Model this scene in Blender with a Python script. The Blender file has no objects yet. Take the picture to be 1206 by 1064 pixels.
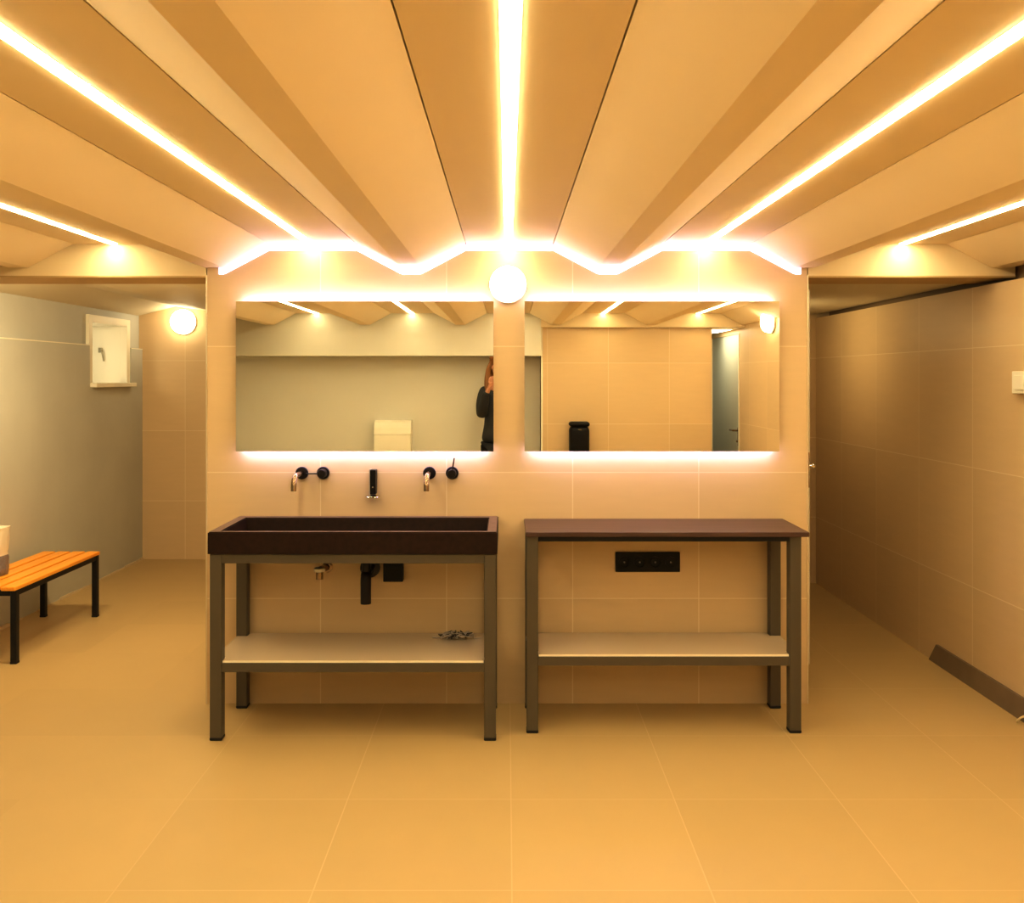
import bpy, bmesh, math, random
from mathutils import Vector, Matrix
random.seed(7)
C = bpy.context.scene.collection
PI = math.pi
sc = bpy.context.scene

# ------------------------------------------------------------------ materials
def srgb(r, g, b):
    f = lambda c: (c/255/12.92) if c/255 <= .04045 else ((c/255+.055)/1.055)**2.4
    return (f(r), f(g), f(b))

def mat(name, col, rough=.5, metal=0., emit=None, strength=0., spec=.5, noise=0., nscale=6., bump=0., bscale=60., coat=0.):
    m = bpy.data.materials.new(name); m.use_nodes = True
    nt = m.node_tree; b = nt.nodes['Principled BSDF']
    b.inputs['Base Color'].default_value = (*col, 1)
    b.inputs['Roughness'].default_value = rough
    b.inputs['Metallic'].default_value = metal
    b.inputs['Specular IOR Level'].default_value = spec
    b.inputs['Coat Weight'].default_value = coat
    if emit:
        b.inputs['Emission Color'].default_value = (*emit, 1)
        b.inputs['Emission Strength'].default_value = strength
    if noise or bump:
        geo = nt.nodes.new('ShaderNodeNewGeometry')
    if noise:
        n = nt.nodes.new('ShaderNodeTexNoise'); n.inputs['Scale'].default_value = nscale
        n.inputs['Detail'].default_value = 5
        nt.links.new(geo.outputs['Position'], n.inputs['Vector'])
        r = nt.nodes.new('ShaderNodeMapRange')
        r.inputs['From Min'].default_value = .3; r.inputs['From Max'].default_value = .7
        r.inputs['To Min'].default_value = 1-noise; r.inputs['To Max'].default_value = 1+noise
        nt.links.new(n.outputs['Fac'], r.inputs['Value'])
        mx = nt.nodes.new('ShaderNodeVectorMath'); mx.operation = 'SCALE'
        mx.inputs[0].default_value = col
        nt.links.new(r.outputs['Result'], mx.inputs['Scale'])
        nt.links.new(mx.outputs['Vector'], b.inputs['Base Color'])
    if bump:
        n2 = nt.nodes.new('ShaderNodeTexNoise'); n2.inputs['Scale'].default_value = bscale
        n2.inputs['Detail'].default_value = 4
        nt.links.new(geo.outputs['Position'], n2.inputs['Vector'])
        bp = nt.nodes.new('ShaderNodeBump'); bp.inputs['Strength'].default_value = bump
        bp.inputs['Distance'].default_value = .01
        nt.links.new(n2.outputs['Fac'], bp.inputs['Height'])
        nt.links.new(bp.outputs['Normal'], b.inputs['Normal'])
    return m

def tile_mat(name, col, grout, ua, uo, va, vo, size=.6, w=.0045, rough=.45, noise=.05, fade=None, spec=.4, streak=None):
    """large format tiles laid on a grid through (uo, vo) in world metres"""
    m = bpy.data.materials.new(name); m.use_nodes = True
    nt = m.node_tree; b = nt.nodes['Principled BSDF']; N = nt.nodes.new; L = nt.links.new
    b.inputs['Specular IOR Level'].default_value = spec
    geo = N('ShaderNodeNewGeometry'); sep = N('ShaderNodeSeparateXYZ'); L(geo.outputs['Position'], sep.inputs[0])
    def line(ax, off):
        a = N('ShaderNodeMath'); a.operation = 'SUBTRACT'; L(sep.outputs[ax], a.inputs[0]); a.inputs[1].default_value = off
        p = N('ShaderNodeMath'); p.operation = 'PINGPONG'; L(a.outputs[0], p.inputs[0]); p.inputs[1].default_value = size/2
        l = N('ShaderNodeMath'); l.operation = 'LESS_THAN'; L(p.outputs[0], l.inputs[0]); l.inputs[1].default_value = w/2
        f = N('ShaderNodeMath'); f.operation = 'DIVIDE'; L(a.outputs[0], f.inputs[0]); f.inputs[1].default_value = size
        fl = N('ShaderNodeMath'); fl.operation = 'FLOOR'; L(f.outputs[0], fl.inputs[0])
        return l, fl
    lu, fu = line(ua, uo); lv, fv = line(va, vo)
    mx = N('ShaderNodeMath'); mx.operation = 'MAXIMUM'; L(lu.outputs[0], mx.inputs[0]); L(lv.outputs[0], mx.inputs[1])
    fac = mx.outputs[0]
    if fade:
        r0 = N('ShaderNodeMapRange'); L(sep.outputs[0], r0.inputs['Value'])
        r0.inputs['From Min'].default_value = fade[0]; r0.inputs['From Max'].default_value = fade[1]
        r0.inputs['To Min'].default_value = .08
        mm = N('ShaderNodeMath'); mm.operation = 'MULTIPLY'; L(fac, mm.inputs[0]); L(r0.outputs['Result'], mm.inputs[1]); fac = mm.outputs[0]
    comb = N('ShaderNodeCombineXYZ'); L(fu.outputs[0], comb.inputs[0]); L(fv.outputs[0], comb.inputs[1])
    wn = N('ShaderNodeTexWhiteNoise'); L(comb.outputs[0], wn.inputs['Vector'])
    no = N('ShaderNodeTexNoise'); no.inputs['Scale'].default_value = 5; no.inputs['Detail'].default_value = 6
    mp = N('ShaderNodeMapping'); mp.inputs['Scale'].default_value = streak or (1, 1, 1)
    L(geo.outputs['Position'], mp.inputs['Vector']); L(mp.outputs[0], no.inputs['Vector'])
    s = N('ShaderNodeMath'); s.operation = 'ADD'; L(wn.outputs['Value'], s.inputs[0]); L(no.outputs['Fac'], s.inputs[1])
    r = N('ShaderNodeMapRange'); L(s.outputs[0], r.inputs['Value'])
    r.inputs['From Min'].default_value = .3; r.inputs['From Max'].default_value = 1.7
    r.inputs['To Min'].default_value = 1-noise; r.inputs['To Max'].default_value = 1+noise
    sv = N('ShaderNodeVectorMath'); sv.operation = 'SCALE'; sv.inputs[0].default_value = col; L(r.outputs['Result'], sv.inputs['Scale'])
    mc = N('ShaderNodeMix'); mc.data_type = 'RGBA'; L(fac, mc.inputs[0]); L(sv.outputs[0], mc.inputs[6]); mc.inputs[7].default_value = (*grout, 1)
    L(mc.outputs[2], b.inputs['Base Color'])
    b.inputs['Roughness'].default_value = rough
    bp = N('ShaderNodeBump'); bp.inputs['Strength'].default_value = .25; bp.inputs['Distance'].default_value = .002; bp.invert = True
    L(mx.outputs[0], bp.inputs['Height']); L(bp.outputs['Normal'], b.inputs['Normal'])
    return m

def wood_mat(name, c1, c2, axis, rough=.4):
    m = bpy.data.materials.new(name); m.use_nodes = True
    nt = m.node_tree; b = nt.nodes['Principled BSDF']; N = nt.nodes.new; L = nt.links.new
    geo = N('ShaderNodeNewGeometry'); mp = N('ShaderNodeMapping')
    s = [30, 30, 30]; s[axis] = 1.5; mp.inputs['Scale'].default_value = s
    no = N('ShaderNodeTexNoise'); no.inputs['Scale'].default_value = 1.6; no.inputs['Detail'].default_value = 6
    cr = N('ShaderNodeValToRGB'); cr.color_ramp.elements[0].color = (*c1, 1); cr.color_ramp.elements[1].color = (*c2, 1)
    cr.color_ramp.elements[0].position = .35; cr.color_ramp.elements[1].position = .65
    L(geo.outputs['Position'], mp.inputs['Vector']); L(mp.outputs[0], no.inputs['Vector']); L(no.outputs['Fac'], cr.inputs[0])
    L(cr.outputs[0], b.inputs['Base Color']); b.inputs['Roughness'].default_value = rough
    return m

TILE = (.68, .515, .315); GROUT = (.78, .64, .45)
LW = (1, .865, .53)          # warm strip light
M = {
 'tile_mid':  tile_mat('wall_tiles_facing', TILE, GROUT, 0, -.287, 2, .5, streak=(1, 1, 6)),
 'tile_side': tile_mat('wall_tiles_side', TILE, GROUT, 1, 4.60, 2, .5, streak=(1, 1, 6)),
 'tile_backleft': tile_mat('wall_tiles_back', TILE, GROUT, 0, -2.754, 2, .5, streak=(1, 1, 6)),
 'tile_rear': tile_mat('wall_tiles_rear', TILE, GROUT, 0, .40, 2, .5, streak=(1, 1, 6)),
 'floor': tile_mat('floor_tiles', (.55, .40, .195), (.62, .465, .25), 0, .015, 1, .37, w=.004, rough=.42, noise=.035, fade=(-1.6, -.9)),
 'ceil': mat('ceiling_panel_beige', (.92, .755, .51), .55, noise=.015, nscale=2),
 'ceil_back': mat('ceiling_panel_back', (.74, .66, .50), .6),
 'dark_gap': mat('dark_gap', (.05, .03, .015), .9),
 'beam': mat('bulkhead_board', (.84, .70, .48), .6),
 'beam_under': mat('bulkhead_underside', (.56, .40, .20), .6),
 'plaster': mat('grey_plaster', (.58, .575, .53), .65, noise=.05, nscale=1.6, bump=.25, bscale=9),
 'rear': mat('rear_plaster', (.74, .71, .63), .7, noise=.02, nscale=2),
 'white': mat('white_paint', (.90, .85, .72), .5),
 'trim': mat('metal_trim', (.75, .66, .5), .35, metal=.6),
 'strip': mat('led_diffuser', (1, .95, .85), .5, emit=LW, strength=43),
 'cove': mat('cove_led', (1, .95, .85), .5, emit=(1, .88, 1.6), strength=2.),
 'globe': mat('lamp_glass', (1, .95, .85), .3, emit=(1, .88, .60), strength=3.2),
 'globe_left': mat('lamp_glass_left', (1, .95, .85), .3, emit=(1, .88, .60), strength=12),
 'backlight': mat('mirror_led', (1, 1, 1), .5, emit=(1, .86, 1.5), strength=14),
 'mirror': mat('mirror_glass', (.93, .93, .88), 0., metal=1.),
 'alu': mat('brushed_aluminium', (.6, .58, .55), .35, metal=1.),
 'stone': mat('dark_stone', (.022, .009, .005), .5, spec=.25, noise=.25, nscale=40),
 'stone_rim': mat('dark_stone_rim', (.15, .092, .076), .4, spec=.4, noise=.2, nscale=40),
 'taupe': mat('taupe_steel', (.115, .096, .070), .42, metal=.25),
 'rubber': mat('black_rubber', (.012, .010, .010), .7),
 'shelf': mat('shelf_laminate', (.62, .50, .37), .16),
 'shelf_edge': mat('shelf_edge', (.9, .82, .68), .35),
 'top': wood_mat('dark_tabletop', (.066, .032, .024), (.095, .050, .040), 0, .36),
 'black_metal': mat('black_metal', (.016, .012, .012), .3, metal=.4),
 'bronze': mat('gunmetal_bronze', (.34, .25, .17), .2, metal=1.),
 'chrome': mat('chrome', (.7, .66, .6), .12, metal=1.),
 'black_plastic': mat('black_plastic', (.006, .005, .005), .4, spec=.25),
 'grey_socket': mat('socket_pin', (.18, .16, .14), .4),
 'orange_wood': wood_mat('orange_slat_wood', (.90, .36, .03), (.98, .46, .06), 1, .35),
 'black_steel': mat('black_steel', (.009, .008, .008), .45, metal=.2),
 'plinth': mat('plinth_brown', (.23, .165, .11), .5, noise=.1, nscale=8),
 'door': mat('pale_grey_door', (.56, .58, .52), .4),
 'cubicle': mat('cubicle_panel', (.62, .56, .44), .4),
 'paper': mat('white_wrap', (.80, .72, .60), .4, bump=.8, bscale=18),
 'wrap_grey': mat('grey_wrap', (.24, .21, .22), .3, bump=.9, bscale=25),
 'cord': mat('grey_cord', (.55, .48, .42), .4, metal=.3),
 'cord_dark': mat('dark_cord', (.035, .028, .024), .45),
 'pale_cord': mat('pale_cord', (.8, .66, .42), .4),
 'skin': mat('skin', (.55, .27, .15), .5),
 'hair': mat('auburn_hair', (.24, .095, .02), .45, bump=.8, bscale=90),
 'jacket': mat('black_jacket', (.022, .022, .024), .75, bump=.4, bscale=30),
 'trousers': mat('black_trousers', (.008, .008, .010), .85),
 'shoe': mat('shoe_leather', (.02, .015, .012), .5),
 'eye': mat('eye', (.05, .03, .02), .2),
 'lip': mat('lips', (.42, .13, .10), .45),
}
g = bpy.data.materials.new('window_glass'); g.use_nodes = True
gb = g.node_tree.nodes['Principled BSDF']; gb.inputs['Base Color'].default_value = (.8, .85, .85, 1)
gb.inputs['Roughness'].default_value = .15; gb.inputs['Transmission Weight'].default_value = 1.; M['glass'] = g

# ------------------------------------------------------------------ helpers
def obj(name, bm, m, parent=None, loc=None, smooth=False):
    """link bm (world coordinates) as one mesh object; its origin is the parent's, or loc"""
    base = Vector((0, 0, 0))
    if parent is not None:
        p = parent
        while p is not None: base += Vector(p.location); p = p.parent
    elif loc is not None: base = Vector(loc)
    bmesh.ops.recalc_face_normals(bm, faces=bm.faces[:])
    me = bpy.data.meshes.new(name)
    bmesh.ops.translate(bm, vec=-base, verts=bm.verts[:])
    bm.to_mesh(me); bm.free()
    ms = m if isinstance(m, (list, tuple)) else [m]
    for x in ms: me.materials.append(x)
    if smooth:
        for p in me.polygons: p.use_smooth = True
        try: me.set_sharp_from_angle(angle=math.radians(38))
        except Exception: pass
    o = bpy.data.objects.new(name, me); C.objects.link(o)
    if parent is not None: o.parent = parent
    elif loc is not None: o.location = loc
    return o

def thing(name, label, cat, loc=(0, 0, 0), group=None):
    o = bpy.data.objects.new(name, None); C.objects.link(o); o.location = loc
    o.empty_display_size = .05
    o['label'] = label; o['category'] = cat
    if group: o['group'] = group
    return o

def tag(o, label, cat, group=None):
    o['label'] = label; o['category'] = cat
    if group: o['group'] = group
    return o

def struct(name, bm, m, parent=None, smooth=False):
    o = obj(name, bm, m, parent, smooth=smooth)
    if parent is None: o['kind'] = 'structure'
    return o

def B(): return bmesh.new()

def box(bm, x0, x1, y0, y1, z0, z1, bev=0., seg=2, mi=0):
    r = bmesh.ops.create_cube(bm, size=1.)
    vs = r['verts']
    for v in vs:
        v.co = Vector((x0+(v.co.x+.5)*(x1-x0), y0+(v.co.y+.5)*(y1-y0), z0+(v.co.z+.5)*(z1-z0)))
    fs = set(f for v in vs for f in v.link_faces)
    for f in fs: f.material_index = mi
    if bev:
        es = list(set(e for v in vs for e in v.link_edges))
        bmesh.ops.bevel(bm, geom=es, offset=bev, segments=seg, affect='EDGES', profile=.5)
    return bm

def tube(bm, pts, rad, seg=14, caps=True, mi=0):
    pts = [Vector(p) for p in pts]; n = len(pts)
    rads = rad if isinstance(rad, (list, tuple)) else [rad]*n
    rings = []; ref = None
    for i, p in enumerate(pts):
        t = (pts[min(i+1, n-1)]-pts[max(i-1, 0)]).normalized()
        if ref is None:
            ref = Vector((0, 0, 1)) if abs(t.z) < .9 else Vector((1, 0, 0))
        a = (ref - t*ref.dot(t)).normalized(); ref = a; b = t.cross(a)
        rings.append([bm.verts.new(p+rads[i]*(a*math.cos(2*PI*k/seg)+b*math.sin(2*PI*k/seg))) for k in range(seg)])
    for i in range(n-1):
        for k in range(seg):
            f = bm.faces.new((rings[i][k], rings[i][(k+1) % seg], rings[i+1][(k+1) % seg], rings[i+1][k])); f.material_index = mi
    if caps:
        bm.faces.new(rings[0][::-1]).material_index = mi; bm.faces.new(rings[-1]).material_index = mi
    return bm

def lathe(bm, prof, origin, axis='y', seg=40, mi=0):
    """prof = [(r, h)], spun about axis through origin; h along +axis"""
    o = Vector(origin); rings = []
    for r, h in prof:
        ring = []
        for k in range(seg):
            c, s = math.cos(2*PI*k/seg)*r, math.sin(2*PI*k/seg)*r
            d = {'y': Vector((c, h, s)), 'z': Vector((c, s, h)), 'x': Vector((h, c, s))}[axis]
            ring.append(bm.verts.new(o+d))
        rings.append(ring)
    for i in range(len(rings)-1):
        for k in range(seg):
            bm.faces.new((rings[i][k], rings[i][(k+1) % seg], rings[i+1][(k+1) % seg], rings[i+1][k])).material_index = mi
    bm.faces.new(rings[0]).material_index = mi; bm.faces.new(rings[-1]).material_index = mi
    return bm

def prism_y(bm, poly, y0, y1, mi=0):
    a = [bm.verts.new((x, y0, z)) for x, z in poly]; b = [bm.verts.new((x, y1, z)) for x, z in poly]
    n = len(poly)
    for i in range(n): bm.faces.new((a[i], a[(i+1) % n], b[(i+1) % n], b[i])).material_index = mi
    bm.faces.new(a[::-1]).material_index = mi; bm.faces.new(b).material_index = mi
    return bm

def prism_x(bm, poly, x0, x1, mi=0):
    a = [bm.verts.new((x0, y, z)) for y, z in poly]; b = [bm.verts.new((x1, y, z)) for y, z in poly]
    n = len(poly)
    for i in range(n): bm.faces.new((a[i], a[(i+1) % n], b[(i+1) % n], b[i])).material_index = mi
    bm.faces.new(a[::-1]).material_index = mi; bm.faces.new(b).material_index = mi
    return bm

# ------------------------------------------------------------------ dimensions
HC = 1.547                       # camera height
YW = 4.364                       # face of the middle wall
XL, XR = -3.12, 2.336            # left and right walls
YBL, YBR = 7.85, 6.93            # back walls of the two passages
YR = -.36                        # plane where the ceiling ends behind the camera
ZP, ZV = 2.187, 2.075            # peaks and valleys of the folded ceiling
PER, C0, HP, HV = .935, .0125, .2095, .0465

def ceil_z(x):
    d = abs(((x-C0+PER/2) % PER)-PER/2)
    if d <= HP: return ZP
    if d >= PER/2-HV: return ZV
    return ZP+(ZV-ZP)*(d-HP)/(PER/2-HV-HP)

def ceil_breaks(x0, x1):
    xs = [x0, x1]
    for k in range(-5, 5):
        for d in (-HP, HP, PER/2-HV, PER/2+HV):
            x = C0+PER*k+d
            if x0+1e-4 < x < x1-1e-4: xs.append(x)
    return sorted(xs)

# ------------------------------------------------------------------ setting
bm = box(B(), -3.9, 2.8, -2.0, 8.1, -.1, 0); struct('floor', bm, M['floor'])

# folded ceiling: flat peak boards and folded boards between them, thin open joints
bm = B(); CL, CRT = -3.3, 2.42; G = .004; T = .014
for k in range(-4, 4):
    c = C0+PER*k
    a, b = max(CL, c-HP+G), min(CRT, c+HP-G)
    if a < b: prism_y(bm, [(a, ZP), (b, ZP), (b, ZP+T), (a, ZP+T)], YR, YW)
    pr = [(c+HP, ZP), (c+PER/2-HV, ZV), (c+PER/2+HV, ZV), (c+PER-HP, ZP)]
    pts = [p for p in pr if CL <= p[0] <= CRT]
    if pr[0][0] < CL < pr[-1][0]: pts = [(CL, ceil_z(CL))]+pts
    if pr[0][0] < CRT < pr[-1][0]: pts = pts+[(CRT, ceil_z(CRT))]
    if len(pts) >= 2:
        for i in range(len(pts)-1):
            (xa, za), (xb, zb) = pts[i], pts[i+1]
            prism_y(bm, [(xa, za), (xb, zb), (xb, zb+T), (xa, za+T)], YR, YW)
struct('ceiling', bm, M['ceil'])
bm = box(B(), -3.9, 2.8, -2.0, 8.1, 2.36, 2.45); struct('ceiling_slab', bm, M['dark_gap'])

# middle wall: face follows the folds, 30 mm below them
XML, XMR = -1.426, 1.428
xs = ceil_breaks(XML, XMR)
CV0, CV1 = -1.372, 1.400
poly = [(XML, 0), (XML, ceil_z(XML)), (CV0, ceil_z(CV0))] + [(x, ceil_z(x)-.03) for x in [CV0]+[x for x in xs if CV0 < x < CV1]+[CV1]] + [(CV1, ceil_z(CV1)), (XMR, ceil_z(XMR)), (XMR, 0)]
bm = prism_y(B(), poly, YW, 6.5)
struct('wall_middle', bm, M['tile_mid'])
bm = box(B(), XML-.006, XML, YW-.004, YW+.02, 0, 2.04); struct('trim_1', bm, M['trim'])
bm = box(B(), XMR, XMR+.006, YW-.004, YW+.02, 0, 2.04); struct('trim_2', bm, M['trim'])

# left wall: painted plaster, thicker up to a ledge, with the window opening
WY0, WY1, WZ0, WZ1 = 6.91, 7.56, 1.50, 1.985
bm = B()
def lwall(y0, y1, z0, z1):
    if z0 < 1.80: box(bm, -3.62, XL, y0, y1, z0, min(z1, 1.80))
    if z1 > 1.80: box(bm, -3.62, XL-.03, y0, y1, max(z0, 1.80), z1)
FY0, FY1 = WY0-.05, WY1+.05                                   # rebate for the frame
lwall(-.95, FY0, 0, 2.36); lwall(FY1, 8.0, 0, 2.36); lwall(FY0, FY1, 0, WZ0-.02); lwall(FY0, FY1, WZ1+.045, 2.36)
box(bm, -3.62, XL-.07, FY0, WY0, WZ0-.02, WZ1+.045); box(bm, -3.62, XL-.07, WY1, FY1, WZ0-.02, WZ1+.045)
struct('wall_left', bm, M['plaster'])
bm = box(B(), XL-.02, XL+.003, 1.0, FY0, 1.794, 1.8015); box(bm, XL-.02, XL+.003, FY1, 7.85, 1.794, 1.8015)
struct('ledge_highlight', bm, M['white'])  # white strip stands in for the bright highlight along the ledge
# rough mortar line along its foot
bm = B(); y = 4.6
while y < 7.83:
    d = random.uniform(.08, .22); w = random.uniform(.004, .016)
    prism_y(bm, [(XL-.01, 0), (XL+w, 0), (XL+w*.6, w*1.1), (XL-.01, w*1.5)], y, min(y+d+.01, 7.84)); y += d
struct('baseboard_left', bm, mat('mortar', (.62, .50, .33), .9))

w = B(); fx = XL-.005
for (y0, y1, z0, z1) in ((WY0-.05, WY1+.05, WZ1-.005, WZ1+.045), (WY0-.05, WY0+.006, WZ0-.02, WZ1), (WY1-.016, WY1+.05, WZ0-.02, WZ1)):
    box(w, XL-.065, fx, y0, y1, z0, z1, .003)
win = struct('window_1', w, M['white'])
bm = B(); e = .012                                            # lining of the deep reveal
box(bm, -3.60, XL-.008, WY0, WY0+e, WZ0, WZ1); box(bm, -3.60, XL-.008, WY1-e, WY1, WZ0, WZ1)
box(bm, -3.60, XL-.008, WY0, WY1, WZ1-e, WZ1); box(bm, -3.60, XL-.008, WY0, WY1, WZ0, WZ0+e)
obj('reveal', bm, M['white'], win)
obj('window_sill', box(B(), XL-.07, XL+.045, WY0-.03, WY1+.06, WZ0-.02, WZ0+.012, .003), M['white'], win)
bm = B(); s = .045
box(bm, -3.60, -3.55, WY0+e, WY1-e, WZ0+e, WZ0+e+s); box(bm, -3.60, -3.55, WY0+e, WY1-e, WZ1-e-s, WZ1-e)
box(bm, -3.60, -3.55, WY0+e, WY0+e+s, WZ0+e+s, WZ1-e-s); box(bm, -3.60, -3.55, WY1-e-s, WY1-e, WZ0+e+s, WZ1-e-s)
sash = obj('sash', bm, M['white'], win)
obj('pane', box(B(), -3.58, -3.572, WY0+e+s, WY1-e-s, WZ0+e+s, WZ1-e-s), M['glass'], sash)
bm = B()
box(bm, -3.36, -3.325, WY1-e-.012, WY1-e, 1.76, 1.80, .003)
tube(bm, [(-3.34, WY1-e-.012, 1.785), (-3.325, WY1-e-.03, 1.775), (-3.315, WY1-e-.03, 1.74), (-3.31, WY1-e-.02, 1.69)], .006, 8)
obj('window_catch', bm, mat('catch_metal', (.42, .38, .28), .4, metal=.5), win, smooth=True)

# right wall with the door opening behind the camera
DY0, DY1, DZ = -1.86, -.57, 2.06
bm = B()
for (y0, y1, z0, z1) in ((DY1, 7.1, 0, 2.003), (DY0, DY1, DZ-.06, 2.003), (-2.0, DY0, 0, 2.003)):
    if z1 > z0 and not (y0 == DY0 and z0 > 2.0): box(bm, XR, XR+.2, y0, y1, z0, z1)
struct('wall_right', bm, M['tile_side'])
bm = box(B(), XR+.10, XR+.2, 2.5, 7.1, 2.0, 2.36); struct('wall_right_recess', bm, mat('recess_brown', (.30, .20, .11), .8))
struct('wall_right_upper', box(B(), XR, XR+.2, -2.0, 2.5, 2.003, 2.36), M['tile_side'])
d1 = struct('door_1', box(B(), XR+.012, XR+.052, DY0+.03, DY1-.03, .01, 2.0, .002), M['door'])
bm = B()
box(bm, XR-.008, XR+.07, DY1-.03, DY1, 0, 2.003); box(bm, XR-.008, XR+.07, DY0, DY0+.03, 0, 2.003)
obj('door_frame', bm, M['white'], d1)
bm = B(); hy, hz = DY1-.09, 1.00
box(bm, XR+.004, XR+.013, hy-.02, hy+.02, hz-.14, hz+.05, .002)
tube(bm, [(XR+.012, hy, hz+.02), (XR-.05, hy, hz+.02)], .010, 12)
tube(bm, [(XR-.045, hy+.006, hz+.02), (XR-.048, hy-.12, hz+.02)], .010, 12)
tube(bm, [(XR+.006, hy, hz-.09), (XR-.012, hy, hz-.09)], .011, 12)
obj('door_handle', bm, M['bronze'], d1, smooth=True)

# back walls
struct('wall_back_left', box(B(), -3.62, XML+.3, YBL, YBL+.15, 0, 2.36), M['tile_backleft'])
struct('wall_back_right', box(B(), XMR-.3, XR+.2, YBR, YBR+.15, 0, 2.36), M['tile_mid'])
# the closed core behind the middle wall
struct('wall_middle_back', box(B(), XML, XMR-.02, 6.5, YBL, 0, 2.36), M['tile_mid'])

# rear walls (seen in the mirrors)
bm = box(B(), -3.62, .335, -.95, -.62, 0, 1.80); struct('wall_rear', bm, M['rear'])
xs = ceil_breaks(-3.4, .335)
poly = [(-3.4, 1.77)]+[(x, ceil_z(x)+.02) for x in xs]+[(.335, 1.77)]
struct('wall_rear_upper', prism_y(B(), poly, -.95, YR), M['rear'])
struct('wall_rear_right', box(B(), .345, 2.02, -1.0, -.40, 0, 2.05), M['tile_rear'])
struct('trim_3', box(B(), .335, .352, -.42, -.392, 0, 2.05), M['white'])
xs = ceil_breaks(.335, 2.45)
poly = [(.335, 2.05)]+[(x, ceil_z(x)+.02) for x in xs]+[(2.45, 2.05)]
struct('trim_4', prism_y(B(), poly, -2.0, YR), M['beam'])
struct('wall_rear_end', box(B(), 1.8, 2.55, -2.0, -1.9, 0, 2.06), M['rear'])
struct('wall_rear_corridor', box(B(), 1.9, 2.02, -2.0, -1.0, 0, 2.06), M['rear'])

# bulkheads above the two passages
for nm, x0, x1 in (('trim_5', -3.3, XML-.006), ('trim_6', XMR+.006, 2.42)):
    xs = ceil_breaks(x0, x1)
    poly = [(x0, 2.036)]+[(x, ceil_z(x)+.03) for x in xs]+[(x1, 2.036)]
    o = struct(nm, prism_y(B(), poly, YW, 4.66), M['beam'])
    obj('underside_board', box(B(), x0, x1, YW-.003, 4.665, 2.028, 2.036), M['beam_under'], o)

# ceilings of the passages
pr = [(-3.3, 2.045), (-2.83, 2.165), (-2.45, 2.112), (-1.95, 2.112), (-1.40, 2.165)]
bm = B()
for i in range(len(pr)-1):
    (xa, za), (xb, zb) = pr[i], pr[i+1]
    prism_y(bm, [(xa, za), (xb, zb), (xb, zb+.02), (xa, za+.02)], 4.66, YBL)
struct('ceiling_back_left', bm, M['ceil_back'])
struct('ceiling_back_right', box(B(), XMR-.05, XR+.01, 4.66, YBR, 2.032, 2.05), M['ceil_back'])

# dark plinth along the right wall, mitred end
bm = prism_x(B(), [(5.05, 0), (4.965, .106), (4.115, .106), (4.115, 0)], XR-.014, XR-.001)
bb = struct('baseboard_right', bm, M['plinth'])

# ------------------------------------------------------------------ lights that are things
strip_labels = {
 -2: 'LED strip light in the leftmost visible ceiling bay, ending above the left passage',
 -1: 'long glowing LED strip light in the ceiling, running to the wall above the left mirror',
 0: 'central glowing LED strip light in the ceiling, running straight to the round lamp between mirrors',
 1: 'long glowing LED strip light in the ceiling, running to the wall above the right mirror',
 2: 'LED strip light in the rightmost visible ceiling bay, ending above the right passage',
}
for k in (-2, -1, 0, 1, 2):
    c = C0+PER*k-.006
    t = thing('strip_light', strip_labels[k], 'ceiling light', (c, 2.0, ZP), 'LED strips in the ceiling')
    obj('diffuser', box(B(), c-.017, c+.017, YR+.005, YW-.02, ZP-.0042, ZP-.001, .001), M['strip'], t)
    obj('housing', box(B(), c-.021, c+.021, YR+.004, YW-.005, ZP-.001, ZP+.0), M['white'], t)

xs = ceil_breaks(CV0, CV1)
t = thing('cove_light', 'thin zigzag line of white LED light along the top of the middle wall', 'cove light', (0, YW, 2.1))
bm = B()
for i in range(len(xs)-1):
    xa, xb = xs[i]+.002, xs[i+1]-.002
    prism_y(bm, [(xa, ceil_z(xa)-.031), (xb, ceil_z(xb)-.031), (xb, ceil_z(xb)-.002), (xa, ceil_z(xa)-.002)], YW-.004, YW+.004)
obj('diffuser', bm, M['cove'], t)

def wall_lamp(label, c, r, axis, sgn, m):
    t = thing('wall_lamp', label, 'wall lamp', c, 'round white wall lamps')
    obj('mount', lathe(B(), [(r*1.03, 0), (r*1.03, .018*sgn), (r*.98, .02*sgn)], c, axis), M['white'], t, smooth=True)
    pf = [(r, .02), (r*1.0, .04), (r*.95, .062), (r*.84, .080), (r*.62, .093), (r*.3, .10), (.002, .101)]
    obj('lamp_shade', lathe(B(), [(a, h*sgn) for a, h in pf], c, axis), m, t, smooth=True)
wall_lamp('round white glass wall lamp glowing between the tops of the two mirrors', (.005, YW, 1.993), .086, 'y', -1, M['globe'])
wall_lamp('round glowing wall lamp on the tiled back wall of the left passage', (-2.762, YBL, 2.03), .104, 'y', -1, M['globe_left'])
wall_lamp('round glowing lamp on the right wall, seen edge-on in the right mirror', (XR, .58, 2.05), .10, 'x', -1, M['globe_left'])

def mirror(label, x0, x1):
    z0, z1, yf = 1.203, 1.911, 4.318
    t = thing('mirror', label, 'mirror', ((x0+x1)/2, YW, z0), 'backlit mirrors')
    obj('mirror_glass', box(B(), x0, x1, yf, yf+.005, z0, z1), M['mirror'], t)
    obj('back_frame', box(B(), x0+.022, x1-.022, yf+.005, YW, z0+.022, z1-.022), M['alu'], t)
    obj('light_strip', box(B(), x0+.03, x1-.03, yf+.012, YW-.008, z1-.0215, z1-.014), M['backlight'], t)
    obj('light_strip', box(B(), x0+.03, x1-.03, yf+.012, YW-.008, z0+.014, z0+.0215), M['backlight'], t)
mirror('wide rectangular backlit mirror above the dark wash basin', -1.276, -.063)
mirror('wide rectangular backlit mirror above the dark-topped table without a basin', .083, 1.284)

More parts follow.
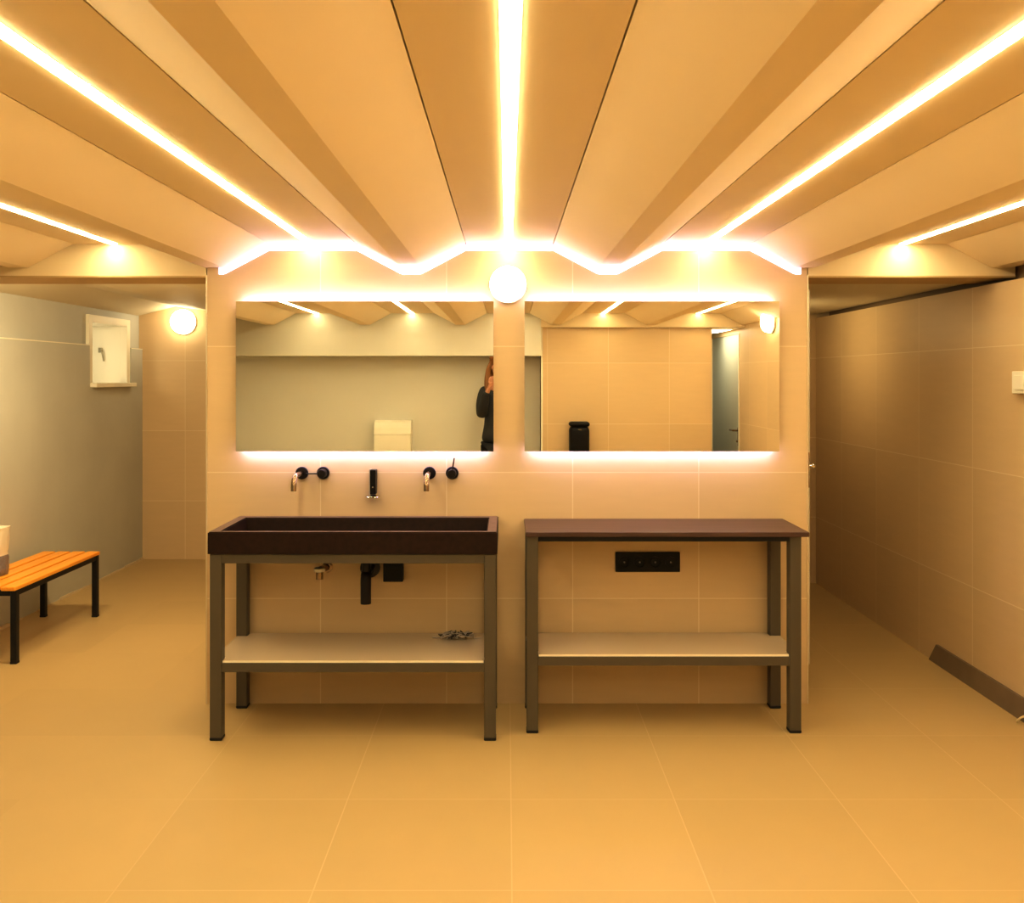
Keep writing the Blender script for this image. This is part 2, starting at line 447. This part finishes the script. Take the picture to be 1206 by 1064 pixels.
# ------------------------------------------------------------------ basin stand and basin
def frame_table(t, x0, x1, yf, yb, ztop, zrail, zs, rail_mat, leg=.05):
    for (xa, ya) in ((x0, yf), (x1-leg, yf), (x0, yb-leg), (x1-leg, yb-leg)):
        lg = obj('leg', box(B(), xa, xa+leg, ya, ya+leg, .012, ztop, .002, 1), M['taupe'], t)
        obj('foot_cap', box(B(), xa-.001, xa+leg+.001, ya-.001, ya+leg+.001, 0, .014, .003, 1), M['rubber'], lg)
    bm = B(); e = .004
    box(bm, x0+leg, x1-leg, yf+e, yf+leg-e, zrail, ztop-.001, .001, 1); box(bm, x0+leg, x1-leg, yb-leg+e, yb-e, zrail, ztop-.001, .001, 1)
    box(bm, x0+e, x0+leg-e, yf+leg, yb-leg, zrail, ztop-.001, .001, 1); box(bm, x1-leg+e, x1-e, yf+leg, yb-leg, zrail, ztop-.001, .001, 1)
    obj('top_rail', bm, rail_mat, t)
    bm = B(); h = .04
    box(bm, x0+leg, x1-leg, yf+e, yf+leg-e, zs-h, zs-.001, .001, 1); box(bm, x0+leg, x1-leg, yb-leg+e, yb-e, zs-h, zs-.001, .001, 1)
    box(bm, x0+e, x0+leg-e, yf+leg, yb-leg, zs-h, zs-.001, .001, 1); box(bm, x1-leg+e, x1-e, yf+leg, yb-leg, zs-h, zs-.001, .001, 1)
    obj('shelf_rail', bm, M['taupe'], t)
    bm = B()                                                     # shelf board notched round the legs
    n = leg+.003
    poly = [(x0+n, yf+.006), (x1-n, yf+.006), (x1-n, yf+n), (x1-.004, yf+n), (x1-.004, yb-n), (x1-n, yb-n), (x1-n, yb-.002), (x0+n, yb-.002), (x0+n, yb-n), (x0+.004, yb-n), (x0+.004, yf+n), (x0+n, yf+n)]
    a = [bm.verts.new((x, y, zs)) for x, y in poly]; b = [bm.verts.new((x, y, zs+.009)) for x, y in poly]
    k = len(poly)
    for i in range(k): bm.faces.new((a[i], a[(i+1) % k], b[(i+1) % k], b[i])).material_index = 1
    bm.faces.new(a[::-1]); bm.faces.new(b)
    obj('shelf', bm, [M['shelf'], M['shelf_edge']], t)

X0, X1, YF, YB = -1.268, -.047, 3.912, 4.345
t = thing('basin_stand', 'taupe metal stand with a pale shelf carrying the dark wash basin', 'wash stand', ((X0+X1)/2, 4.13, 0))
frame_table(t, X0, X1, YF, YB, .797, .757, .332, M['taupe'])

bx0, bx1, by0, by1, bz0, bz1 = X0-.006, X1+.006, 3.905, 4.362, .799, .893
t = thing('wash_basin', 'long dark brown rectangular trough basin resting on the metal stand', 'basin', ((bx0+bx1)/2, 4.13, bz0))
bm = B()
def ring(x0, x1, y0, y1, z): return [bm.verts.new(p) for p in ((x0, y0, z), (x1, y0, z), (x1, y1, z), (x0, y1, z))]
o0 = ring(bx0, bx1, by0, by1, bz0); o1 = ring(bx0, bx1, by0, by1, bz1)
i0 = ring(bx0+.05, bx1-.045, by0+.032, by1-.055, bz1); i1 = ring(bx0+.055, bx1-.05, by0+.04, by1-.065, bz0+.02)
def bridge(a, b, mi):
    for k in range(4): bm.faces.new((a[k], a[(k+1) % 4], b[(k+1) % 4], b[k])).material_index = mi
bridge(o0, o1, 0); bridge(o1, i0, 1); bridge(i0, i1, 0)
bm.faces.new(o0[::-1]); bm.faces.new(i1)
es = [e for e in bm.edges if all(v.co.z > bz1-1e-4 for v in e.verts) and len(set(f.material_index for f in e.link_faces)) == 2]
bmesh.ops.bevel(bm, geom=es, offset=.004, segments=2, affect='EDGES')
obj('bowl', bm, [M['stone'], M['stone_rim']], t)
obj('drain', lathe(B(), [(.03, 0), (.03, .003), (.022, .004), (.02, .002)], (-.66, 4.13, bz0+.0205), 'z', 24), M['chrome'], t, smooth=True)

# ------------------------------------------------------------------ wall taps
def wall_tap(label, xs_, xh, lever):
    z = 1.098
    t = thing('wall_tap', label, 'tap', (xs_, YW, z), 'wall taps above the basin')
    sp = B(); pts = [(xs_, YW-.012, z)]; R = .05; L = .125
    pts += [(xs_, YW-L, z)]
    for i in range(1, 9):
        a = i/8*PI/2*.93
        pts.append((xs_, YW-L-R*math.sin(a), z-R*(1-math.cos(a))))
    a = PI/2*.93
    pts.append((xs_, pts[-1][1]-.022*math.cos(a), pts[-1][2]-.022))
    s = obj('spout', tube(sp, pts, .0125, 18), M['bronze'], t, smooth=True)
    obj('rosette', lathe(B(), [(.030, 0), (.030, -.010), (.028, -.012), (.002, -.0122)], (xs_, YW, z), 'y', 36), M['black_metal'], t, smooth=True)
    obj('rosette', lathe(B(), [(.030, 0), (.030, -.010), (.028, -.012), (.002, -.0122)], (xh, YW, z), 'y', 36), M['black_metal'], t, smooth=True)
    h = obj('handle', lathe(B(), [(.0205, -.012), (.0205, -.052), (.019, -.055), (.002, -.0555)], (xh, YW, z), 'y', 30), M['black_metal'], t, smooth=True)
    d = Vector(lever).normalized(); p = Vector((xh, YW-.04, z))
    obj('lever', tube(B(), [p+d*.018, p+d*.075], .0032, 10), M['black_metal'], h, smooth=True)
wall_tap('gunmetal wall tap left of the slim dispenser, lever turned sideways to the left', -.974, -.873, (-1, 0, 0))
wall_tap('gunmetal wall tap right of the slim dispenser, lever pointing straight up', -.368, -.260, (.16, 0, 1))

t = thing('soap_dispenser', 'slim upright black dispenser with a flat chrome foot between the two taps', 'dispenser', (-.63, YW, .99))
obj('body', box(B(), -.6445, -.6175, YW-.05, YW+.003, 1.0, 1.116, .003), M['black_plastic'], t)
obj('sensor_eye', lathe(B(), [(.004, 0), (.004, -.001), (.001, -.0015)], (-.631, YW-.05, 1.035), 'y', 16), M['chrome'], t, smooth=True)
obj('side_trim', box(B(), -.6485, -.6447, YW-.048, YW, 1.0, 1.118, .001), M['alu'], t)
obj('foot_disc', lathe(B(), [(.033, 0), (.035, .003), (.033, .006), (.012, .010)], (-.631, YW-.05, .988), 'z', 32), M['chrome'], t, smooth=True)

# plumbing and sockets below the basin
xv = -.874
t = thing('angle_valve', 'small bronze angle valve with a white cap under the basin', 'valve', (xv, YW, .66))
obj('valve_body', tube(tube(B(), [(xv+.02, YW, .65), (xv, YW-.06, .65)], .016, 16), [(xv-.005, YW-.062, .605), (xv-.005, YW-.062, .65)], .017, 16), M['bronze'], t, smooth=True)
obj('cap', lathe(B(), [(.026, 0), (.026, .014), (.02, .017)], (xv-.005, YW-.062, .642), 'z', 24), M['white'], t, smooth=True)
obj('wall_rose', lathe(B(), [(.026, 0), (.026, -.006), (.018, -.01)], (xv+.02, YW, .65), 'y', 24), M['bronze'], t, smooth=True)
t = thing('drain_trap', 'dark brown drain pipe elbow dropping below the basin', 'drain pipe', (-.65, YW, .51))
xp = -.650
tr = obj('pipe', tube(B(), [(xp-.0, YW-.14, .51), (xp, YW-.14, .615), (xp, YW-.135, .638), (xp+.0, YW-.12, .652), (xp, YW-.09, .655), (xp, YW, .655)], .0245, 20), M['black_metal'], t, smooth=True)
obj('wall_rose', lathe(B(), [(.048, 0), (.046, -.016), (.03, -.022)], (xp, YW, .648), 'y', 30), M['black_metal'], t, smooth=True)
obj('inlet_pipe', tube(B(), [(xp, YW-.13, .65), (xp, YW-.13, .7985)], .018, 18), M['black_metal'], t, smooth=True)
t = thing('power_socket', 'single square black wall socket under the basin', 'socket', (-.535, YW, .63), 'black wall sockets')
obj('plate', box(B(), -.583, -.490, YW-.045, YW, .588, .678, .004), M['black_plastic'], t)
obj('cover', box(B(), -.575, -.498, YW-.049, YW-.045, .596, .664, .002), M['black_plastic'], t)

# socket strip under the right table
t = thing('power_socket_strip', 'wide black four-gang socket strip on the tiled wall under the right table', 'socket', (.667, YW, .63), 'black wall sockets')
zc0, zc1 = .628, .722
obj('plate', box(B(), .516, .822, YW-.012, YW, zc0, zc1, .003), M['black_plastic'], t)
for i in range(4):
    xc = .557+i*.0735
    s = obj('socket_insert', lathe(B(), [(.027, -.012), (.027, -.016), (.024, -.0165), (.021, -.0135), (.001, -.0135)], (xc, YW, (zc0+zc1)/2), 'y', 28), M['black_plastic'], t, smooth=True)
    obj('earth_pin', lathe(B(), [(.004, -.0135), (.004, -.019), (.001, -.020)], (xc, YW, (zc0+zc1)/2), 'y', 12), M['grey_socket'], s, smooth=True)

# ------------------------------------------------------------------ right table
RX0, RX1, RYF = .086, 1.283, 4.006-.04
RYF = 3.995
t = thing('console_table', 'taupe metal console table with a dark brown top and a pale lower shelf', 'table', ((RX0+RX1)/2, 4.17, 0))
frame_table(t, RX0, RX1, RYF, YB, .858, .836, .334, M['black_steel'])  # top rail coloured black for the shade under the table top
obj('table_top', box(B(), RX0-.004, RX1+.030, RYF-.018, YW-.001, .859, .880, .003), M['top'], t)

# tangle of cord on the left shelf
t = thing('cord_tangle', 'small crumpled tangle of grey and dark cord lying on the basin stand shelf', 'cord', (-.23, 4.25, .341))
for nm, m, n, sd in (('cord', M['cord'], 120, 3), ('dark_cord', M['cord_dark'], 90, 5)):
    random.seed(sd); pts = []; p = Vector((-.30, 4.25, .347))
    for i in range(n):
        a = i*.9+random.uniform(-.5, .5)
        f = i/n
        c = Vector((-.285+.105*f, 4.245, .349))
        pts.append(c+Vector((.026*math.cos(a)+random.uniform(-.014, .014), .03*math.sin(a*1.3)+random.uniform(-.01, .01), random.uniform(0, .022))))
    if nm == 'cord': pts = [Vector((-.345, 4.26, .3445)), Vector((-.325, 4.25, .3445))]+pts+[Vector((-.15, 4.24, .345)), Vector((-.115, 4.255, .3445))]
    obj(nm, tube(B(), pts, .0027, 6), m, t, smooth=True)
random.seed(11)

# ------------------------------------------------------------------ bench
t = thing('slatted_bench', 'low black metal bench with four orange wooden slats along the left wall', 'bench', (-2.84, 5.47, 0))
bx0, bx1, by0, by1, bh = -3.025, -2.655, 4.95, 5.985, .42
for (xa, ya) in ((bx1-.034, by0+.012), (bx1-.034, by1-.048), (bx0+.0, by0+.012), (bx0+.0, by1-.048)):
    lg = obj('leg', box(B(), xa, xa+.034, ya, ya+.034, .008, bh-.022, .003, 1), M['black_steel'], t)
    obj('foot_cap', box(B(), xa-.001, xa+.035, ya-.001, ya+.035, 0, .012, .002, 1), M['rubber'], lg)
bm = B()
box(bm, bx1-.031, bx1-.003, by0+.046, by1-.048, bh-.052, bh-.022, .002, 1); box(bm, bx0+.003, bx0+.031, by0+.046, by1-.048, bh-.052, bh-.022, .002, 1)
box(bm, bx0+.034, bx1-.034, by0+.015, by0+.043, bh-.052, bh-.022, .002, 1); box(bm, bx0+.034, bx1-.034, by1-.045, by1-.017, bh-.052, bh-.022, .002, 1)
obj('bench_frame', bm, M['black_steel'], t)
sw, gp = .079, .018
for i in range(4):
    xa = bx0+.0+i*(sw+gp)
    obj('slat', box(B(), xa, xa+sw, by0, by1, bh-.022, bh, .004, 2), M['orange_wood'], t)

# wrapped pack on the bench, cut by the left edge of the photo
px, py, pz = -2.872, 5.25, bh
t = thing('wrapped_package', 'white plastic wrapped package standing on the left end of the slatted bench', 'package', (px-.06, py, pz))
def pack(prof, w, d, seg=28):
    bm = B(); rings = []
    for (s, z, off) in prof:
        rg = []
        for k in range(seg):
            a = 2*PI*k/seg; c, sn = math.cos(a), math.sin(a)
            e = .45
            x = math.copysign(abs(c)**e, c)*w/2*s; y = math.copysign(abs(sn)**e, sn)*d/2*s
            wob = 1+.03*math.sin(a*5+z*60)
            rg.append(bm.verts.new((px-w/2+x*wob+off, py+y*wob, pz+z)))
        rings.append(rg)
    for i in range(len(rings)-1):
        for k in range(seg): bm.faces.new((rings[i][k], rings[i][(k+1) % seg], rings[i+1][(k+1) % seg], rings[i+1][k]))
    bm.faces.new(rings[0][::-1]); bm.faces.new(rings[-1]); return bm
obj('wrap_top', pack([(.97, .115, 0), (.95, .13, 0), (1.0, .15, 0), (1.0, .20, .002), (1.02, .25, .003), (1.03, .275, .004), (.98, .268, .003), (.5, .262, 0)], .16, .13), M['paper'], t, smooth=True)
obj('wrap_base', pack([(.93, 0, 0), (.99, .012, 0), (1.02, .04, .002), (.99, .07, 0), (1.0, .10, 0), (.95, .118, 0)], .16, .13), M['wrap_grey'], t, smooth=True)

# ------------------------------------------------------------------ small things on the right
t = thing('light_switch', 'small white square box mounted on the tiled right wall', 'switch', (XR, 4.13, 1.48))
obj('housing', box(B(), XR-.03, XR, 4.06, 4.19, 1.478, 1.58, .004), M['white'], t)
obj('rocker', box(B(), XR-.035, XR-.03, 4.085, 4.165, 1.497, 1.562, .002), M['white'], t)

t = thing('cord_loop', 'pale thin cord looped on the floor beside the end of the dark plinth', 'cord', (2.315, 4.10, 0))
pts = []
for i in range(22):
    a = PI*i/21
    pts.append((2.292+.018*(1-math.cos(a)), 4.12-.11*i/21, .006+.04*math.sin(a)))
obj('cord', tube(B(), pts, .005, 8), M['pale_cord'], t, smooth=True)

t = thing('cubicle_door', 'pale cubicle door standing open behind the right edge of the middle wall', 'door', (1.457, 4.8, .17))
pn = obj('door_panel', box(B(), 1.440, 1.464, 4.43, 5.15, .165, 1.975, .002, 1), M['cubicle'], t)
obj('lock_plate', box(B(), 1.443, 1.461, 4.426, 4.431, 1.02, 1.19, .001, 1), M['bronze'], pn)
obj('knob', lathe(B(), [(.007, 0), (.007, .018), (.013, .021), (.014, .03), (.010, .037), (.002, .038)], (1.464, 4.47, 1.12), 'x', 20), M['chrome'], pn, smooth=True)
obj('foot', tube(B(), [(1.452, 4.46, 0), (1.452, 4.46, .168)], .009, 12), M['alu'], pn, smooth=True)

# ------------------------------------------------------------------ dispensers behind the camera (seen in the mirrors)
t = thing('paper_towel_dispenser', 'white wall dispenser with a sloping lid, seen in the left mirror', 'dispenser', (-1.136, -.62, .70))
obj('body', prism_x(B(), [(-.623, .70), (-.45, .70), (-.45, .99), (-.623, .99)], -1.316, -.956), M['white'], t)
obj('lid', prism_x(B(), [(-.62, .993), (-.45, .993), (-.463, 1.06), (-.495, 1.11), (-.54, 1.128), (-.62, 1.128)], -1.319, -.953), M['white'], t)
t = thing('hand_towel_dispenser', 'black rounded dispenser on the tiled rear wall, seen in the right mirror', 'dispenser', (.70, -.40, .75))
obj('body', box(B(), .608, .802, -.403, -.24, .74, 1.085, .045, 4), M['black_plastic'], t, smooth=True)
obj('lid', box(B(), .606, .804, -.398, -.238, 1.080, 1.125, .022, 3), M['black_plastic'], t, smooth=True)
obj('highlight_bar', box(B(), .69, .72, -.241, -.238, 1.045, 1.055, .001, 1), M['chrome'], t)  # chrome bar stands in for the tiny highlight on the black body

# ------------------------------------------------------------------ the person taking the picture
PX, PY = -.085, -.25
person = thing('person', 'person with auburn hair and black jacket raising both hands, reflected at left mirror edge', 'person', (PX, PY, 0))
def skin_obj(name, chains, m, parent, levels=2, root=0):
    """chains: list of lists of (key or None, (x,y,z), r[, ry]); equal keys share a vertex"""
    keys = {}; vs = []; rs = []; es = []
    for ch in chains:
        prev = None
        for it in ch:
            k, p, r = it[0], it[1], it[2]
            r2 = it[3] if len(it) > 3 else r
            if k is not None and k in keys: i = keys[k]
            else:
                i = len(vs); vs.append(p); rs.append((r, r2))
                if k is not None: keys[k] = i
            if prev is not None: es.append((prev, i))
            prev = i
    me = bpy.data.meshes.new(name); me.from_pydata(vs, es, []); me.update()
    o = bpy.data.objects.new(name, me); C.objects.link(o); o.parent = parent
    sk = o.modifiers.new('Skin', 'SKIN'); sk.use_smooth_shade = True; sk.branch_smoothing = .4
    if not me.skin_vertices: me.attributes  # layer is made by the modifier
    lay = me.skin_vertices[0].data if me.skin_vertices else None
    if lay is None:
        bpy.context.view_layer.objects.active = o
        bpy.ops.object.skin_root_mark  # noqa
    for i, r in enumerate(rs):
        me.skin_vertices[0].data[i].radius = r
        me.skin_vertices[0].data[i].use_root = (i == root)
    su = o.modifiers.new('Subdivision', 'SUBSURF'); su.levels = levels; su.render_levels = levels
    # bake to a plain mesh so that the object is a real surface
    dg = bpy.context.evaluated_depsgraph_get(); ev = o.evaluated_get(dg)
    nm = bpy.data.meshes.new_from_object(ev); o.modifiers.clear(); o.data = nm
    nm.name = name; nm.materials.clear(); nm.materials.append(m)
    for p in nm.polygons: p.use_smooth = True
    return o

sh = 1.435
def arm(s, g=0.):
    return [('chest', (0, 0, 1.36), .135+g, .10+g), (None, (s*.11, 0, 1.43), .075+g), (f'sh{s}', (s*.140, .0, sh), .058+g), (None, (s*.155, .03, 1.31), .052+g),
            (f'el{s}', (s*.155, .07, 1.19), .044+g), (None, (s*.135, .135, 1.31), .038+g)]
def hand(s):
    w = Vector((s*.095, .19, 1.43)); ch = []
    arm_end = [(None, (s*.125, .165, 1.37), .030), (f'wr{s}', tuple(w), .024), (f'pm{s}', (s*.078, .196, 1.475), .028, .018), (f'kn{s}', (s*.066, .198, 1.51), .029, .016)]
    fingers = []
    for j, (off, ln) in enumerate(((-.026, .055), (-.009, .066), (.008, .070), (.024, .063))):
        b = Vector((s*(.066+off*.9), .198, 1.512)); n = Vector((s*-.25, .05, 1)).normalized()
        p1 = b+n*ln*.45; p2 = p1+Vector((s*-.45, -.25, .8)).normalized()*ln*.32; p3 = p2+Vector((s*-.6, -.5, .5)).normalized()*ln*.25
        fingers.append([(f'kn{s}', (0, 0, 0), 0), (None, tuple(b), .0095), (None, tuple(p1), .0088), (None, tuple(p2), .008), (None, tuple(p3), .0068)])
    th = [(f'pm{s}', (0, 0, 0), 0), (None, (s*.046, .186, 1.488), .0115), (None, (s*.028, .175, 1.502), .010), (None, (s*.018, .168, 1.522), .008)]
    return arm_end, fingers, th
chains = []
pel = ('pel', (0, 0, .96), .150, .105)
chains.append([pel, ('waist', (0, .0, 1.13), .112, .085), ('chest', (0, 0, 1.36), .135, .10), ('nb', (0, -.01, 1.475), .055), ('nk', (0, .01, 1.53), .050),
               ('jaw', (0, .04, 1.585), .060, .068), ('hd', (0, .025, 1.655), .074, .090), ('tp', (0, .015, 1.715), .052, .062)])
chains.append([('jaw', 0, 0), ('ns', (0, .105, 1.625), .016), (None, (0, .125, 1.622), .010)])
for s in (-1, 1):
    chains.append([('hd', 0, 0), (None, (s*.078, .015, 1.645), .012, .022)])
    chains.append([pel, (None, (s*.09, 0, .88), .085), (None, (s*.10, .01, .68), .070), (f'kne{s}', (s*.10, .015, .48), .052), (None, (s*.10, -.01, .30), .050), (None, (s*.10, -.015, .10), .033), (None, (s*.10, .02, .045), .038), (None, (s*.105, .13, .032), .036, .026)])
    a = arm(s); ae, fi, th = hand(s)
    chains.append(a+ae); chains += fi; chains.append(th)
body = skin_obj('body', chains, M['skin'], person, 1)
jk = [[('hem', (0, 0, .90), .182, .13), ('pel', (0, 0, 1.0), .172, .125), ('waist', (0, 0, 1.13), .145, .105), ('chest', (0, 0, 1.36), .150, .115), (None, (0, -.005, 1.485), .085)]]
for s in (-1, 1): jk.append(arm(s, .014)+[(None, (s*.112, .175, 1.395), .037), (None, (s*.098, .188, 1.425), .033)])
skin_obj('jacket', jk, M['jacket'], person, 2)
tr = []
for s in (-1, 1):
    tr.append([('pel', (0, 0, .945), .145, .108), (None, (s*.085, 0, .86), .092), (None, (s*.10, .01, .68), .084), (None, (s*.10, .015, .48), .067), (None, (s*.10, -.01, .30), .062), (None, (s*.10, -.012, .09), .055)])
skin_obj('trousers', tr, M['trousers'], person, 2)
for s in (-1, 1):
    skin_obj('shoe', [[(None, (s*.10, -.05, .045), .045, .043), (None, (s*.10, .02, .045), .045, .043), (None, (s*.104, .10, .036), .045, .034), (None, (s*.107, .16, .030), .036, .026)]], M['shoe'], person, 2)
hr = [[('a', (0, -.005, 1.66), .093, .105), ('b', (0, .0, 1.715), .068, .078)]]
for s in (-1, 1):
    hr.append([('b', 0, 0), (None, (s*.06, .03, 1.70), .034), (None, (s*.088, .03, 1.63), .032), (None, (s*.098, .035, 1.55), .036), (None, (s*.105, .05, 1.48), .032), (None, (s*.10, .075, 1.40), .018)])
hr.append([('a', 0, 0), (None, (0, -.06, 1.58), .085, .05), (None, (0, -.075, 1.48), .09, .04), (None, (0, -.085, 1.38), .06, .02)])
hair = skin_obj('hair', hr, M['hair'], person, 2)
for s in (-1, 1):
    bm = B(); bmesh.ops.create_uvsphere(bm, u_segments=16, v_segments=10, radius=.011, matrix=Matrix.Translation((PX+s*.03, PY+.098, 1.645)))
    obj('eye', bm, M['eye'], person, smooth=True)
bm = B(); bmesh.ops.create_uvsphere(bm, u_segments=16, v_segments=8, radius=1, matrix=Matrix.Translation((PX, PY+.103, 1.578)) @ Matrix.Diagonal((.023, .008, .008, 1)))
obj('mouth', bm, M['lip'], person, smooth=True)

# unseen area light added behind the bulkhead to brighten the left passage
la = bpy.data.lights.new('passage_fill', 'AREA'); la.shape = 'RECTANGLE'; la.size = .9; la.size_y = .12; la.energy = 30; la.color = (1, .83, .50)
lo = bpy.data.objects.new('passage_fill', la); C.objects.link(lo); lo.location = (-2.2, 4.83, 2.082); lo.rotation_euler = (.75, 0, 0)

def lamp(name, loc, rot, sx, sy, e, col):
    a = bpy.data.lights.new(name, 'AREA'); a.shape = 'RECTANGLE'; a.size = sx; a.size_y = sy; a.energy = e; a.color = col
    o = bpy.data.objects.new(name, a); C.objects.link(o); o.location = loc; o.rotation_euler = rot
lamp('right_passage_light', (1.62, 6.0, 1.93), (0, -PI/2+.25, 0), .3, .5, 4.5, (1, .80, .42))
lamp('niche_fill', (-3.36, WY0+.02, 1.72), (PI/2, 0, 0), .2, .3, 1.3, (1, .90, .62))  # added fill hidden by the near jamb, brightens the far window reveal
lamp('corridor_fill', (2.17, -.95, 2.04), (0, 0, 0), .2, .7, 5, (1, .92, .70))  # added fill without a known fixture, brightens the rear corridor and door

# ------------------------------------------------------------------ world, camera, view
w = bpy.data.worlds.new('World'); sc.world = w; w.use_nodes = True
w.node_tree.nodes['Background'].inputs[0].default_value = (.02, .03, .05, 1)
w.node_tree.nodes['Background'].inputs[1].default_value = 1.

cam = bpy.data.cameras.new('camera'); co = bpy.data.objects.new('camera', cam); C.objects.link(co)
co.location = (0, 0, HC); co.rotation_euler = (PI/2, 0, 0)
cam.sensor_width = 36; cam.sensor_fit = 'HORIZONTAL'; cam.lens = 1080/1206*36
cam.shift_x = 6/1206; cam.shift_y = -86/1206; cam.clip_start = .05
sc.camera = co
sc.view_settings.view_transform = 'Standard'
sc.view_settings.look = 'None'
sc.view_settings.exposure = .22; sc.view_settings.gamma = .80
sc.cycles.use_denoising = True
sc.cycles.diffuse_bounces = 3; sc.cycles.glossy_bounces = 6; sc.cycles.max_bounces = 14
sc.cycles.caustics_reflective = True
